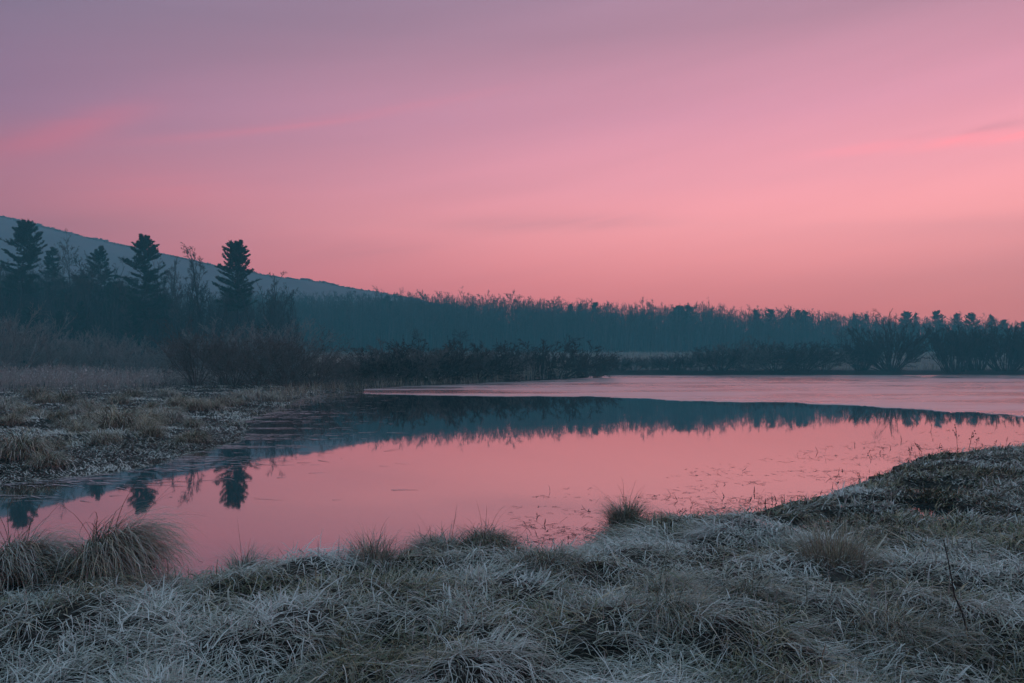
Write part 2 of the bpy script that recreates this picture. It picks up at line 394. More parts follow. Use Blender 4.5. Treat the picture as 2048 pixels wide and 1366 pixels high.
def land(x, y, sd):
    """height above the pond"""
    nw = near_w(x, y)
    top = .30-.17*sstep(.5, 4, x)*sstep(4.5, 9, y)
    near = top*(1-np.exp(-np.maximum(sd, 0)/.9))
    r_ = np.hypot(x, y)
    lift = .22*(1-np.exp(-np.maximum(sd, 0)/2.5)) + .008*np.maximum(0, y-30) * sstep(10, 40, sd)
    farb = sstep(112, 126, y)*.55*(1-np.exp(-np.maximum(sd, 0)/.6))
    rise = .022*np.maximum(0, y-140) - .004*np.maximum(0, y-275) - .014*np.maximum(0, y-420)
    rough = .55*(fbm(x*.8, y*.7, 5)-.45)*sstep(0, 3, sd)*(1-nw) + .35*(fbm(x*.05, y*.05, 8)-.5)*sstep(5, 40, sd)
    back = sstep(335, 430, y)*np.interp(x/np.maximum(y, 1)*FPX+1024, [-800, 500, 900, 1300, 1700, 2100, 2800], [17, 16, 14, 11, 8, 5, 5])*(1-sstep(430, 700, y))
    left = lift+farb+np.maximum(0, rise)+rough+back
    z = nw*near+(1-nw)*left
    return np.where(sd < 0, -.55*(1-np.exp(sd/1.3))-.012*np.minimum(1, -sd*20), z)
def ground(x, y):
    x = np.asarray(x, float); y = np.asarray(y, float); g = ingrid(x, y)
    sd = np.where(g, bil(SDG, x, y), 0.)
    if (~g).any(): sd = sd.copy(); sd[~g] = sdist(x[~g], y[~g])
    z = land(x, y, sd)
    m = np.where(g, bil(MG, x, y), 0.)*near_w(x, y)*sstep(0, .8, sd)
    return np.where(sd > 0, z+m, z)
def gz(x, y): return float(ground(np.array([x]), np.array([y]))[0])

rad = np.concatenate([[0.01, .5, 1.0, 1.6, 2.1], 2.4*np.exp(np.arange(0, 214)*.011), 25.2*np.exp(np.arange(0, 170)*.0235)]); rad = rad[rad < 715]
th = np.concatenate([np.arange(-44, 46, .36), np.arange(46, 316, 6.0)])*math.pi/180
TH, RD = np.meshgrid(th, rad); gxv = RD*np.sin(TH); gyv = RD*np.cos(TH)
gzv = ground(gxv.ravel(), gyv.ravel())
nr, nt_ = RD.shape; ii, jj = np.meshgrid(np.arange(nr-1), np.arange(nt_), indexing='ij'); j2 = (jj+1) % nt_
F = np.stack([ii*nt_+jj, (ii+1)*nt_+jj, (ii+1)*nt_+j2, ii*nt_+j2], -1).reshape(-1, 4)[:, ::-1]
g_o = obj('ground', mesh('ground', np.stack([gxv.ravel(), gyv.ravel(), gzv], -1), F, M_GROUND, smooth=True)); tag(g_o, kind='structure')

# water: one level sheet under the banks
wv = np.array([[-75, -8, 0], [240, -8, 0], [240, 150, 0], [-75, 150, 0]], float)
w_o = obj('pond_water', mesh('pond_water', wv, np.array([[0, 1, 2, 3]]), M_WATER)); tag(w_o, kind='structure')

# ice sheet over the far half of the pond
edge_px = [(728, 787), (770, 789.5), (900, 790.5), (1000, 793), (1100, 793), (1180, 793.5), (1230, 795.5), (1300, 797), (1330, 800), (1420, 802), (1500, 804.5), (1600, 806), (1700, 811),
           (1780, 816), (1850, 819), (1900, 825), (1935, 823.5), (1990, 827), (2048, 832), (2200, 842)]
ep = []; bear = []
for (a0, b0), (a1, b1) in zip(edge_px[:-1], edge_px[1:]):
    for k in range(14):
        t = k/14; q = S(a0+(a1-a0)*t, b0+(b1-b0)*t); bear.append(q[0]/q[1]); ep.append((q[0], q[1]+rng.normal(0, .22 if k else 0)+1.3*(vnoise(np.array([q[0]*.9]), np.array([0.]), 4)[0]-.5)))
ep = np.array(ep); n = len(ep); rows = 26
far_y = 133.0
IV = []
for k in range(rows+1):
    t = (k/rows)**1.6
    for (x, y), be in zip(ep, bear):
        # follow the bearing outwards so the sheet widens with the pond
        yy = y+(far_y-y)*t; IV.append((be*yy, yy, .012))
IV = np.array(IV); ii, jj = np.meshgrid(np.arange(rows), np.arange(n-1), indexing='ij')
F = np.stack([ii*n+jj, ii*n+jj+1, (ii+1)*n+jj+1, (ii+1)*n+jj], -1).reshape(-1, 4)
skirt = IV[:n].copy(); skirt[:, 2] = -.01; base = len(IV); j = np.arange(n-1)
F = np.concatenate([F, np.stack([base+j, base+j+1, j+1, j], -1)]); IV = np.concatenate([IV, skirt])
i_o = obj('pond_ice', mesh('pond_ice', IV, F, M_ICE)); tag(i_o, kind='structure')

# ================================================================== hill behind the wood
rx = .5*np.array([-1300, -1000, -800, -643, -561, -486, -429, -373, -304, -241, -203, -166, -122, -15, 110, 300, 520]); rz = .5*np.array([224, 226, 213, 190, 170, 153, 141, 128.5, 115.5, 108, 99.5, 94, 87, 58, 30, 10, 1])
hx = np.arange(-645, 258, 2.4); hy = np.concatenate([np.arange(345, 498, 7.0), np.arange(498, 516, 2.4), np.arange(524, 660, 12.0)])
HX, HY = np.meshgrid(hx, hy)
def hillz(x, y):
    r_ = np.interp(x, rx, rz)
    p = np.where(y < 500, sstep(338, 504, y)**.85, 1-sstep(500, 670, y)*.8)
    return r_*p + 1.0*(fbm(x*.026, y*.026, 33)-.5)*p + .5*(vnoise(x*.22, y*.22, 3)-.5)-1
HZ = hillz(HX, HY)
nr, nc = HX.shape; ii, jj = np.meshgrid(np.arange(nr-1), np.arange(nc-1), indexing='ij')
F = np.stack([ii*nc+jj, ii*nc+jj+1, (ii+1)*nc+jj+1, (ii+1)*nc+jj], -1).reshape(-1, 4)
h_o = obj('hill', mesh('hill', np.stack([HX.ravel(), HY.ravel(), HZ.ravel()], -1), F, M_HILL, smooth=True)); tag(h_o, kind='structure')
# the forest that clothes it, too far off to count
n = 6000
x = rng.uniform(-620, 60, n); y = rng.uniform(496, 509, n)
n = len(x); z0 = hillz(x, y)-.7; hh = rng.uniform(.8, 1.7, n)*(1+.5*(rng.random(n) < .06)); wd = rng.uniform(.9, 1.8, n)
a = rng.uniform(0, 6.28, n)
V = np.zeros((n, 6, 3))
for k in range(4):
    V[:, k] = np.stack([x+np.cos(a+k*1.57)*wd, y+np.sin(a+k*1.57)*wd, z0+hh*.25*rng.random(n)], -1)
V[:, 4] = np.stack([x+rng.normal(0, .8, n), y, z0+hh], -1); V[:, 5] = np.stack([x+rng.normal(0, 1.6, n), y+rng.normal(0, 1.6, n), z0+hh*.8], -1)
b_ = (np.arange(n)*6)[:, None]
T = np.concatenate([np.stack([b_+i_, b_+k_, b_+l_], -1).reshape(-1, 3) for i_, k_, l_ in ((0, 1, 4), (1, 2, 4), (2, 3, 5), (3, 0, 5), (0, 4, 5), (2, 4, 5))])
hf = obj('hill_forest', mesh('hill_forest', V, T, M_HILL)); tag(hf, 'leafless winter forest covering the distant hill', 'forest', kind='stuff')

# ================================================================== tree builders
def bare_tree(seed, H=20.0, r0=.24, limbs=20, form='oval', twig=.02, dens=1.0):
    rg = np.random.default_rng(seed)
    if form == 'forked':
        nst = 3; d = np.stack([rg.normal(0, .22, nst), rg.normal(0, .22, nst), np.ones(nst)], -1)
        trunk = polyline(np.zeros((nst, 3))+rg.normal(0, .12, (nst, 3))*[1, 1, 0], d, H*rg.uniform(.8, 1, nst), 10, rg, .06, .06)
        limbs = limbs//2
    elif form == 'gnarled':
        nst = 2; d = np.stack([rg.normal(0, .3, nst), rg.normal(0, .2, nst), np.ones(nst)], -1)
        trunk = polyline(np.zeros((nst, 3)), d, H*rg.uniform(.85, 1.05, nst), 10, rg, .22, .12); limbs = limbs//2
    else:
        trunk = polyline(np.zeros((1, 3)), np.array([[rg.normal(0, .04), rg.normal(0, .04), 1]]), np.array([H*.93]), 12, rg, .045, .05)
    K = trunk.shape[1]
    tr = np.linspace(1, .12, K)[None, :]**.9*r0*np.ones((len(trunk), 1)); tr[:, 0] *= 1.35
    trunk[:, 0, 2] -= .3
    t0 = .35 if form != 'gnarled' else .3
    lf = {'oval': .34, 'broad': .48, 'forked': .34, 'gnarled': .55, 'narrow': .24}[form]
    ang = {'oval': 42, 'broad': 52, 'forked': 32, 'gnarled': 55, 'narrow': 30}[form]
    l1, q1 = grow(trunk, tr, limbs, t0, .97, lf, ang, rg, 6, .09, .14, .03, .5, .6)
    l2, q2 = grow(l1, q1, 6, .2, 1.0, .5, 42, rg, 5, .07, .16, twig*1.2, .55, .5)
    l3, q3 = grow(l2, q2, int(6*dens), .15, 1.0, .55, 40, rg, 3, .06, .16, twig, .6, .5)
    l4, q4 = grow(l3, q3, int(3*dens), .2, 1.0, .6, 36, rg, 2, .05, .15, twig*.85, .7, .4)
    m1 = mesh('trunk', *cat([tubes(trunk, tr, 6), tubes(l1, q1, 4)]), M_BARK)
    twm = mesh('crown', *cat([tubes(l2, q2, 3), tubes(l3, q3, 3), tubes(l4, q4, 3)]), M_TWIG)
    top = float(np.quantile(l4[:, -1, 2], .992))
    return [('trunk', m1), ('crown', twm)], top

def pine(seed, H=26.0, base=.42, rmax=3.6, layers=22, gap=.25, shape=None, lean=0.0, tufts=34, tl=.42):
    """white pine: whorled limbs with flat, upswept sprays of needles"""
    rg = np.random.default_rng(seed)
    trunk = polyline(np.zeros((1, 3)), np.array([[lean, 0, 1.]]), np.array([H*.985]), 14, rg, .02, .02)
    tr = (np.linspace(1, .08, 14)[None, :])*.011*H; tr[:, 0] *= 1.3
    trunk[:, 0, 2] -= .3
    st, dr, ln, rr = [], [], [], []
    shape = shape or (lambda f: (1-f)**.75*(.55+.45*min(1, f/.25)))
    for i in range(layers):
        f = (i+rg.uniform(-.4, .4))/layers; f = min(max(f, 0), .97); z = base+(1-base)*f
        k = z*13; a = int(min(k, 12)); u = k-a; p0_ = trunk[0, a]*(1-u)+trunk[0, a+1]*u
        for m_ in range(rg.integers(4, 7)+(3 if f > .7 else 0)):
            if rg.random() < gap: continue
            p = p0_+np.array([0, 0, rg.normal(0, .22)]); L = rmax*shape(f)*rg.uniform(.42, 1.22)+.35
            az_ = rg.uniform(0, 2*math.pi)
            pitch = R(-7+36*f**1.8+rg.normal(0, 12))
            st.append(p); dr.append((math.cos(az_)*math.cos(pitch), math.sin(az_)*math.cos(pitch), math.sin(pitch))); ln.append(L); rr.append(.012*L+.02)
    st = np.array(st); dr = np.array(dr); ln = np.array(ln); rr = np.array(rr)
    Bp = polyline(st, dr, ln, 7, rg, .06, .10); Br = np.linspace(1, .3, 7)[None, :]*rr[:, None]
    nsp = 12; t = rg.uniform(.22, 1.0, (len(Bp), nsp)); f_ = t*6; i_ = np.clip(f_.astype(int), 0, 5); u = (f_-i_)[..., None]; bi = np.arange(len(Bp))[:, None]
    pos = Bp[bi, i_]*(1-u)+Bp[bi, i_+1]*u; tan = unit(Bp[bi, i_+1]-Bp[bi, i_]); side = unit(np.cross(tan, np.array([0, 0, 1.])))*rg.choice([-1, 1], t.shape)[..., None]
    ang_ = rg.uniform(.5, 1.0, t.shape)[..., None]; d_ = tan*np.cos(ang_)+side*np.sin(ang_)+np.array([0, 0, .12])
    sp = polyline(pos.reshape(-1, 3), d_.reshape(-1, 3), (np.repeat(ln[:, None], nsp, 1)*.40*(1.1-.65*t)*rg.uniform(.6, 1.15, t.shape)).ravel(), 3, rg, .07, .05); sr = np.linspace(.016, .006, 3)[None, :]*np.ones((len(sp), 1))
    V = []
    # needle tufts on side sprays and limb ends
    def tuft(P, per, t0):
        Bn, K, _ = P.shape; t = rg.uniform(t0, 1.0, (Bn, per)); f = t*(K-1); i_ = np.clip(f.astype(int), 0, K-2); u = (f-i_)[..., None]
        bi = np.arange(Bn)[:, None]; pos = P[bi, i_]*(1-u)+P[bi, i_+1]*u; tan = unit(P[bi, i_+1]-P[bi, i_])
        pos = pos.reshape(-1, 3)+rg.normal(0, .05, (Bn*per, 3)); tan = tan.reshape(-1, 3)
        nb = 6; n_ = len(pos)
        d = unit(tan[:, None, :]*.8+rg.normal(0, .5, (n_, nb, 3))*[1, 1, .6]+np.array([0, 0, .28])); L = tl*rg.uniform(.6, 1.15, (n_, nb, 1))
        s = unit(np.cross(d, rg.normal(0, 1, d.shape)))*.05
        p = pos[:, None, :]
        return np.stack([p-s*.8, p+d*L, p+d*L*.35+s], 2).reshape(-1, 3)
    V = np.concatenate([tuft(sp, max(3, tufts//10), .05), tuft(Bp, 10, .3), tuft(trunk[:, -3:], 40, .1)])
    F = np.arange(len(V)).reshape(-1, 3)
    return [('trunk', mesh('trunk', *cat([tubes(trunk, tr, 6), tubes(Bp, Br, 4), tubes(sp, sr, 3)]), M_BARK)),
            ('crown', mesh('crown', V, F, M_NEEDLE))], float(V[:, 2].max())

def shrub(seed, H=3.6, spread=38, stems=26, base=.35, k1=5, k2=5, k3=3, tw=.006, seeds=0, up=.05, m=None, lf=.5, a2=34):
    rg = np.random.default_rng(seed); m = m or M_SHRUB
    a = rg.uniform(0, 2*math.pi, stems); rr = base*np.sqrt(rg.random(stems)); tilt = R(1)*spread*np.sqrt(rg.random(stems))*rg.uniform(.7, 1.25, stems)
    st = np.stack([rr*np.cos(a), rr*np.sin(a), -.1*np.ones(stems)], -1)
    d = np.stack([np.sin(tilt)*np.cos(a), np.sin(tilt)*np.sin(a), np.cos(tilt)], -1)
    P = polyline(st, d, H*rg.uniform(.75, 1.05, stems)/np.maximum(.75, np.cos(tilt)), 7, rg, .09, up*.6)
    q = np.linspace(1, .3, 7)[None, :]*(.0055*H+tw)*rg.uniform(.7, 1.3, stems)[:, None]
    l1, q1 = grow(P, q, k1, .25, 1.0, lf*.8, a2, rg, 5, up, .12, tw*1.2, .6, .5)
    l2, q2 = grow(l1, q1, k2, .15, 1.0, .55, a2, rg, 3, up, .14, tw, .65, .45)
    l3, q3 = grow(l2, q2, k3, .15, 1.0, .6, a2, rg, 2, up, .14, tw*.9, .7, .4)
    out = [('stems', mesh('stems', *tubes(P, q, 4), m)), ('twigs', mesh('twigs', *cat([tubes(l1, q1, 3), tubes(l2, q2, 3), tubes(l3, q3, 3)]), m))]
    if seeds:
        tips = l3[rg.choice(len(l3), min(seeds, len(l3)), replace=False), -1]; s = rg.uniform(.02, .035, len(tips))[:, None, None]
        o = np.array([[1, 0, 0], [-1, 0, 0], [0, 1, 0], [0, -1, 0], [0, 0, 1], [0, 0, -1]])
        V = (tips[:, None, :]+o[None]*s).reshape(-1, 3); t8 = np.array([[0, 2, 4], [2, 1, 4], [1, 3, 4], [3, 0, 4], [2, 0, 5], [1, 2, 5], [3, 1, 5], [0, 3, 5]])
        F = (np.arange(len(tips))[:, None, None]*6+t8[None]).reshape(-1, 3)
        out.append(('seed_heads', mesh('seed_heads', V, F, M_SEED)))
    return out, float(np.quantile(l3[:, -1, 2], .93))

def put(proto, name, label, catg, px, d, py_top, rg, group=None, wide=1.0, rz=None, x=None):
    parts, H = proto; x = B(px, d) if x is None else x; z = gz(x, d)
    s = (topz(py_top, d)-z)/H
    return place(parts, name, label, catg, (x, d, z), rg.uniform(0, 6.28) if rz is None else rz, group, (s*wide, s*wide, s))

# ================================================================== far wood beyond the meadow
rg = np.random.default_rng(5)
prof_px = [-700, 400, 600, 700, 850, 1000, 1150, 1300, 1420, 1500, 1600, 1700, 1800, 1900, 2000, 2048, 2700]
prof_py = [560, 585, 586, 585, 586, 592, 600, 608, 607, 618, 618, 626, 630, 635, 641, 646, 640]
FARB = [bare_tree(100+i, 20, .22, 22, f, .028, 1.0) for i, f in enumerate(['oval', 'broad', 'forked', 'broad'])]
FARP = [pine(150+i, 20, b0, r_*1.5, 17, .05, lambda f: (1-f)**.5*(.7+.3*min(1, f/.3)), tufts=24, tl=.55) for i, (b0, r_) in enumerate([(.35, 3.4), (.42, 2.8), (.3, 4.0)])]
def prof(px): return np.interp(px, prof_px, prof_py)
nb = 0
for row, (d0, sp, lo) in enumerate([(284, 6.6, 30), (298, 5.2, 12), (310, 4.2, 5), (322, 3.8, 3)]):
    x = B(560, d0)-20
    while x < B(2160, d0):
        d = d0+rg.normal(0, 4); px = 1024+x/d*FPX
        em = rg.random()
        top = prof(px)+ (rg.uniform(-5, lo) if em > .10 else -rg.uniform(4, 13))
        kind = FARB[rg.integers(len(FARB))]
        put(kind, 'bare_tree', 'leafless tree in the hazy wood beyond the pale meadow', 'tree', px, d, top, rg, 'bare trees of the far wood', rg.uniform(.9, 1.35)); nb += 1
        x += sp*rg.uniform(.6, 1.5)
for px, py, d, wd, k in [(1196, 602, 308, .8, 0), (1158, 603, 310, .7, 1), (1142, 604, 309, .6, 2), (1360, 608, 300, 1.15, 2), (1375, 609, 304, 1.1, 0), (1350, 611, 306, .9, 1), (1515, 616, 302, .8, 1), (1535, 616, 300, .9, 0),
                         (1597, 617, 300, .95, 2), (1606, 619, 306, .8, 0), (1710, 624, 300, .5, 1), (1730, 626, 303, .6, 0), (1812, 620, 288, 1.15, 2), (1832, 623, 290, .5, 1),
                         (1882, 619, 276, 1.0, 0), (1914, 624, 280, .85, 1), (1944, 623, 274, 1.2, 2), (1986, 627, 270, .75, 1), (2010, 638, 268, 1.1, 0), (2046, 641, 270, 1.0, 2), (690, 600, 305, .8, 0), (770, 588, 310, .9, 1)]:
    put(FARP[k], 'pine_tree', 'dark pine rising above the bare far wood', 'tree', px, d, py, rg, 'pines of the far wood', wd)
# the depth of the wood: stems and twigs nobody could count
n = 9500
d = rg.uniform(286, 400, n); px = rg.uniform(420, 2250, n); x = (px-1024)/FPX*d; z0 = ground(x, d)
tz = CAM_H+(HORIZON-(np.interp(px, prof_px, prof_py)+rg.uniform(-1, 30, n)+ (400-d)*.04))/FPX*d
hgt = np.maximum(tz-z0, 4)
P = polyline(np.stack([x, d, z0-.3], -1), np.stack([rg.normal(0, .05, n), rg.normal(0, .05, n), np.ones(n)], -1), hgt, 3, rg, .05, .05)
q = np.linspace(1, .35, 3)[None, :]*rg.uniform(.07, .19, n)[:, None]
t1, s1 = grow(P, q, 4, .3, 1.0, .24, 40, rg, 2, .08, .1, .05, .5, .5)
fw = obj('far_wood', mesh('far_wood', *cat([tubes(P, q, 3), tubes(t1, s1, 3)]), M_TWIG)); tag(fw, 'hazy mass of leafless wood behind the pale meadow', 'wood', kind='stuff')

# ================================================================== left wood
rg = np.random.default_rng(6)
hero = [
    (pine(21, 29, .50, 4.0, 22, .08, lambda f: (.70+.35*f if f < .6 else 1.45*(1-f)**.5), tufts=76, tl=.46), 36, 150, 434, 'tall dense white pine with rounded top, above the wood at the hill foot'),
    (pine(39, 27, .36, 6.0, 25, .08, lambda f: (1-f)**.6*(.8+.2*min(1, f/.2)), tufts=76, tl=.46), 290, 150, 465, 'tall white pine with broad upswept limbs, silhouetted against the hill slope'),
    (pine(45, 26, .46, 5.0, 26, .10, lambda f: min(.95, .7+f)*(1-f)**.38, lean=.0, tufts=76, tl=.46), 474, 148, 477, 'isolated white pine with bare lower trunk and flat ragged top'),
    (pine(52, 24, .45, 5.0, 20, .14, tufts=49, tl=.42), 202, 168, 489, 'smaller pine with drooping limbs between bare trees in the wood'),
    (pine(61, 23, .55, 3.6, 16, .14, tufts=49, tl=.42), 105, 172, 492, 'narrow pine top barely clearing the dark wood'),
]
for pr, px, d, py, lb in hero:
    put(pr, 'pine_tree', lb, 'tree', px, d, py, rg, None, 1.0, rz=0)
hem = [pine(71+i, 15, .05, 4.2, 20, .08, lambda f: (1-f)**.8, tufts=28, tl=.6) for i in range(2)]
for px, d, py in [(20, 158, 545), (70, 166, 560), (130, 160, 575), (170, 170, 548), (250, 172, 570), (55, 148, 610), (120, 150, 620), (222, 164, 560), (300, 160, 600), (-40, 150, 540), (265, 150, 590), (320, 158, 585), (160, 152, 600)]:
    put(hem[rg.integers(2)], 'pine_tree', 'dark understorey evergreen inside the shaded wood', 'tree', px, d, py, rg, 'understorey evergreens in the wood', rg.uniform(.8, 1.2))
MIDB = [bare_tree(200+i, 20, .2, 22, f, .021, 1.0) for i, f in enumerate(['broad', 'forked', 'oval', 'narrow'])]
for px, d, py, k, wd, lb in [(147, 165, 462, 0, .75, 'spreading crowned bare tree standing high above the dark wood'),
                             (404, 146, 491, 3, 1.15, 'slender bare tree with feathery oval crown beside the isolated pine'),
                             (346, 150, 503, 1, .75, 'multi-stemmed bare tree between the two tall pines'),
                             (372, 155, 500, 1, .6, 'thin forked bare tree close to the feathery oval tree'),
                             (520, 150, 538, 1, .9, 'forked bare tree just past the isolated pine'),
                             (548, 152, 552, 1, .85, 'leaning bare tree with fine fan of twigs at the wood end')]:
    put(MIDB[k], 'bare_tree', lb, 'tree', px, d, py, rg, None, wd)
for i in range(84):
    px = rg.uniform(-120, 600); d = rg.uniform(146, 192)
    top = np.interp(px, [-120, 0, 60, 240, 330, 420, 520, 600], [488, 492, 508, 512, 536, 542, 556, 582])+rg.uniform(0, 55)
    put(MIDB[rg.integers(4)], 'bare_tree', 'leafless tree crowded into the dark wood under the pines', 'tree', px, d, top, rg, 'bare trees of the dark wood', rg.uniform(.85, 1.3))
n = 4600
d = rg.uniform(150, 205, n); px = rg.uniform(-250, 590, n); x = (px-1024)/FPX*d; z0 = ground(x, d)
tz = CAM_H+(HORIZON-(np.interp(px, [-250, 0, 250, 420, 590], [520, 535, 560, 590, 615])+rg.uniform(0, 70, n)))/FPX*d
P = polyline(np.stack([x, d, z0-.3], -1), np.stack([rg.normal(0, .06, n), rg.normal(0, .06, n), np.ones(n)], -1), np.maximum(tz-z0, 3), 3, rg, .06, .05)
q = np.linspace(1, .35, 3)[None, :]*rg.uniform(.03, .09, n)[:, None]
t1, s1 = grow(P, q, 6, .2, 1.0, .22, 42, rg, 2, .08, .12, .028, .5, .5)
lw = obj('wood_understorey', mesh('wood_understorey', *cat([tubes(P, q, 3), tubes(t1, s1, 3)]), M_TWIG)); tag(lw, 'tangle of thin stems filling the dark wood below the pines', 'undergrowth', kind='stuff')

# ================================================================== shrubs
rg = np.random.default_rng(7)
BUT = [shrub(300+i, 3.6, sp, 26, .25, 6, 6, 4, .0075, seeds=150 if i < 3 else 0, lf=.62, up=.015) for i, sp in enumerate([50, 64, 70])]
DARKS = [shrub(320+i, 3.6, sp, 42, 1.0, 7, 6, 3, .020, lf=.6, up=.01, m=M_SHRUB if i == 0 else M_SHRUBD) for i, sp in enumerate([62, 72, 56])]
WILL = [shrub(340+i, 6.5, sp, 66, 1.5, 7, 5, 3, .034, lf=.45, a2=24, up=.05, m=M_SHRUBD) for i, sp in enumerate([58, 44, 30])]
PALE = [shrub(360+i, 3.2, sp, 32, .6, 6, 5, 3, .008, lf=.55, a2=30, up=.06, m=M_SHRUBP) for i, sp in enumerate([50, 62])]
put(BUT[0], 'bare_shrub', 'vase-shaped bare shrub with dark stems rising from one base on the frosted bank', 'shrub', 392, 56, 668, rg, None, 1.0, rz=.4)
for px, d, py, k, wd in [(470, 58, 684, 1, 1.2), (520, 55, 690, 2, 1.15), (575, 57, 682, 1, 1.2), (625, 56, 698, 2, 1.15), (560, 62, 676, 0, 1.2), (672, 60, 712, 2, 1.2), (450, 63, 684, 0, 1.1)]:
    put(BUT[k], 'bare_shrub', 'bare shrub with dark seed balls, overhanging the left bank waterline', 'shrub', px, d, py, rg, 'seed-ball shrubs on the left bank', wd)
for px, d, py, k, wd in [(430, 78, 672, 0, 1.0), (480, 76, 664, 1, 1.05), (540, 80, 652, 0, 1.1), (580, 84, 660, 1, 1.0), (380, 80, 684, 0, .9)]:
    put(PALE[k], 'bare_shrub', 'paler feathery shrub behind the seed-ball shrubs', 'shrub', px, d, py, rg, 'pale shrubs behind the seed-ball row', wd)
for px, d, py, k, wd in [(15, 72, 630, 0, 1.0), (-35, 70, 634, 1, 1.0), (58, 78, 652, 1, 1.0), (110, 76, 688, 0, 1.1), (165, 80, 680, 1, 1.1), (225, 80, 674, 0, 1.0), (268, 76, 690, 1, 1.0), (310, 84, 694, 0, 1.1), (345, 86, 690, 1, 1.0), (130, 90, 672, 1, 1.1), (200, 92, 680, 0, 1.1)]:
    put(PALE[k], 'bare_shrub', 'greyish bare shrub at the back of the frosted weed field', 'shrub', px, d, py, rg, 'shrubs behind the weed field', wd)
for px, d, py, k, wd in [(715, 70, 718, 0, 1.3), (765, 72, 706, 1, 1.15), (815, 73, 700, 0, 1.3), (862, 78, 696, 1, 1.2), (915, 82, 704, 0, 1.2), (955, 84, 698, 1, 1.2), (1005, 88, 710, 0, 1.25), (1048, 94, 700, 1, 1.2)]:
    put(DARKS[k], 'bare_shrub', 'dark twiggy shrub in the row along the inner shore', 'shrub', px, d, py, rg, 'dark shrubs along the inner shore', wd)
put(DARKS[1], 'bare_shrub', 'dense dark dome-shaped shrub at the point of the inner shore', 'shrub', 1112, 98, 693, rg, None, 1.35)
put(DARKS[2], 'bare_shrub', 'low dark shrub at the tip of the shore, touching the ice', 'shrub', 1180, 106, 712, rg, None, 1.1)
for px, d, py, k, wd in [(1215, 133, 722, 1, 1.2), (1270, 134, 718, 0, 1.25), (1330, 134, 716, 2, 1.2), (1240, 134, 716, 2, 1.2), (1300, 135, 716, 0, 1.2), (1355, 135, 713, 1, 1.1), (1400, 135, 706, 0, 1.2), (1440, 134, 700, 2, 1.3), (1490, 135, 690, 0, 1.2), (1550, 135, 694, 1, 1.2), (1600, 135, 692, 2, 1.3), (1645, 136, 698, 0, 1.2)]:
    put(DARKS[k], 'bare_shrub', 'spreading bare shrub on the low far bank beside the ice', 'shrub', px, d, py, rg, 'shrubs on the far bank', wd)
for px, d, py, k, wd, lb in [(1782, 134, 664, 0, 1.0, 'great fan-shaped willow clump with clear ground beside it on far bank'),
                             (1722, 137, 684, 1, .95, 'leaner willow clump tucked beside the great fan-shaped one'),
                             (1905, 134, 664, 2, 1.05, 'upright willow clump with vertical stems on the far bank'),
                             (1950, 136, 672, 2, .9, 'thin upright willow clump between two heavier ones'),
                             (2010, 133, 660, 1, 1.1, 'heavy dark willow clump at far end of the bank'),
                             (2075, 134, 662, 0, 1.0, 'wide willow clump past the heavy dark one')]:
    put(WILL[k], 'willow_clump', lb, 'shrub', px, d, py, rg, None, wd)
GN = [bare_tree(401, 12, .24, 14, 'gnarled', .022, .8), bare_tree(407, 9, .14, 12, 'broad', .02, .8)]
for px, d, py, k, wd, lb in [(1772, 150, 617, 0, 1.0, 'gnarled twisting bare tree rising behind the great willow clump'),
                             (1680, 155, 652, 1, 1.1, 'small leaning bare tree behind the far bank shrubs'),
                             (1938, 150, 640, 1, .8, 'slim bare tree standing between the willow clumps'),
                             (838, 150, 652, 1, 1.0, 'lone open-branched bare tree in the meadow before the wood'),
                             (918, 150, 654, 1, 1.5, 'round-headed bare tree in the meadow above the shore shrubs')]:
    put(GN[k], 'bare_tree', lb, 'tree', px, d, py, rg, None, wd)

# ================================================================== pale reeds and frosted weeds
def stuff_blades(name, label, catg, root, head, L, W, p0, curl, nseg, cols, rg, extra=None, clampz=None, twist=.12):
    V, F = blades(root, head, L, W, p0, curl, nseg, rg, twist, clampz)
    C = per_blade(cols, nseg)
    if extra is not None:
        eV, eF, eC = extra; F = np.concatenate([F, eF+len(V)]); V = np.concatenate([V, eV]); C = np.concatenate([C, eC])
    o = obj(name, mesh(name, V, F, M_GRASS, col=C)); return tag(o, label, catg, kind='stuff')
rg = np.random.default_rng(8)
n = 16000
d = rg.uniform(136, 262, n); px = rg.uniform(560, 2150, n); x = (px-1024)/FPX*d; z = ground(x, d)
k = sdist(x, d) > 1; x, d, z = x[k], d[k], z[k]; n = len(x)
stuff_blades('meadow_grass', 'pale dead grass of the meadow below the far wood', 'grass', np.stack([x, d, z-.05], -1), rg.uniform(0, 6.28, n), rg.uniform(.5, 1.5, n), rg.uniform(.05, .12, n),
             rg.uniform(1.0, 1.5, n), rg.normal(0, .6, n), 2, grass_cols(n, (4, 1, 2, 4), rg.uniform(.0, .3, n), rg), rg)
# reeds behind the inner shore shrubs
n = 9000
d = rg.uniform(84, 128, n); px = rg.uniform(600, 1180, n); x = (px-1024)/FPX*d; k = sdist(x, d) > .8; x, d = x[k], d[k]; z = ground(x, d); n = len(x)
stuff_blades('reed_bed', 'pale dry reeds standing behind the shore shrubs', 'reeds', np.stack([x, d, z-.05], -1), rg.uniform(0, 6.28, n), rg.uniform(1.4, 2.6, n), rg.uniform(.03, .06, n),
             rg.uniform(1.25, 1.55, n), rg.normal(0, .5, n), 2, grass_cols(n, (6, 0, 1, 3), rg.uniform(.1, .4, n), rg), rg)
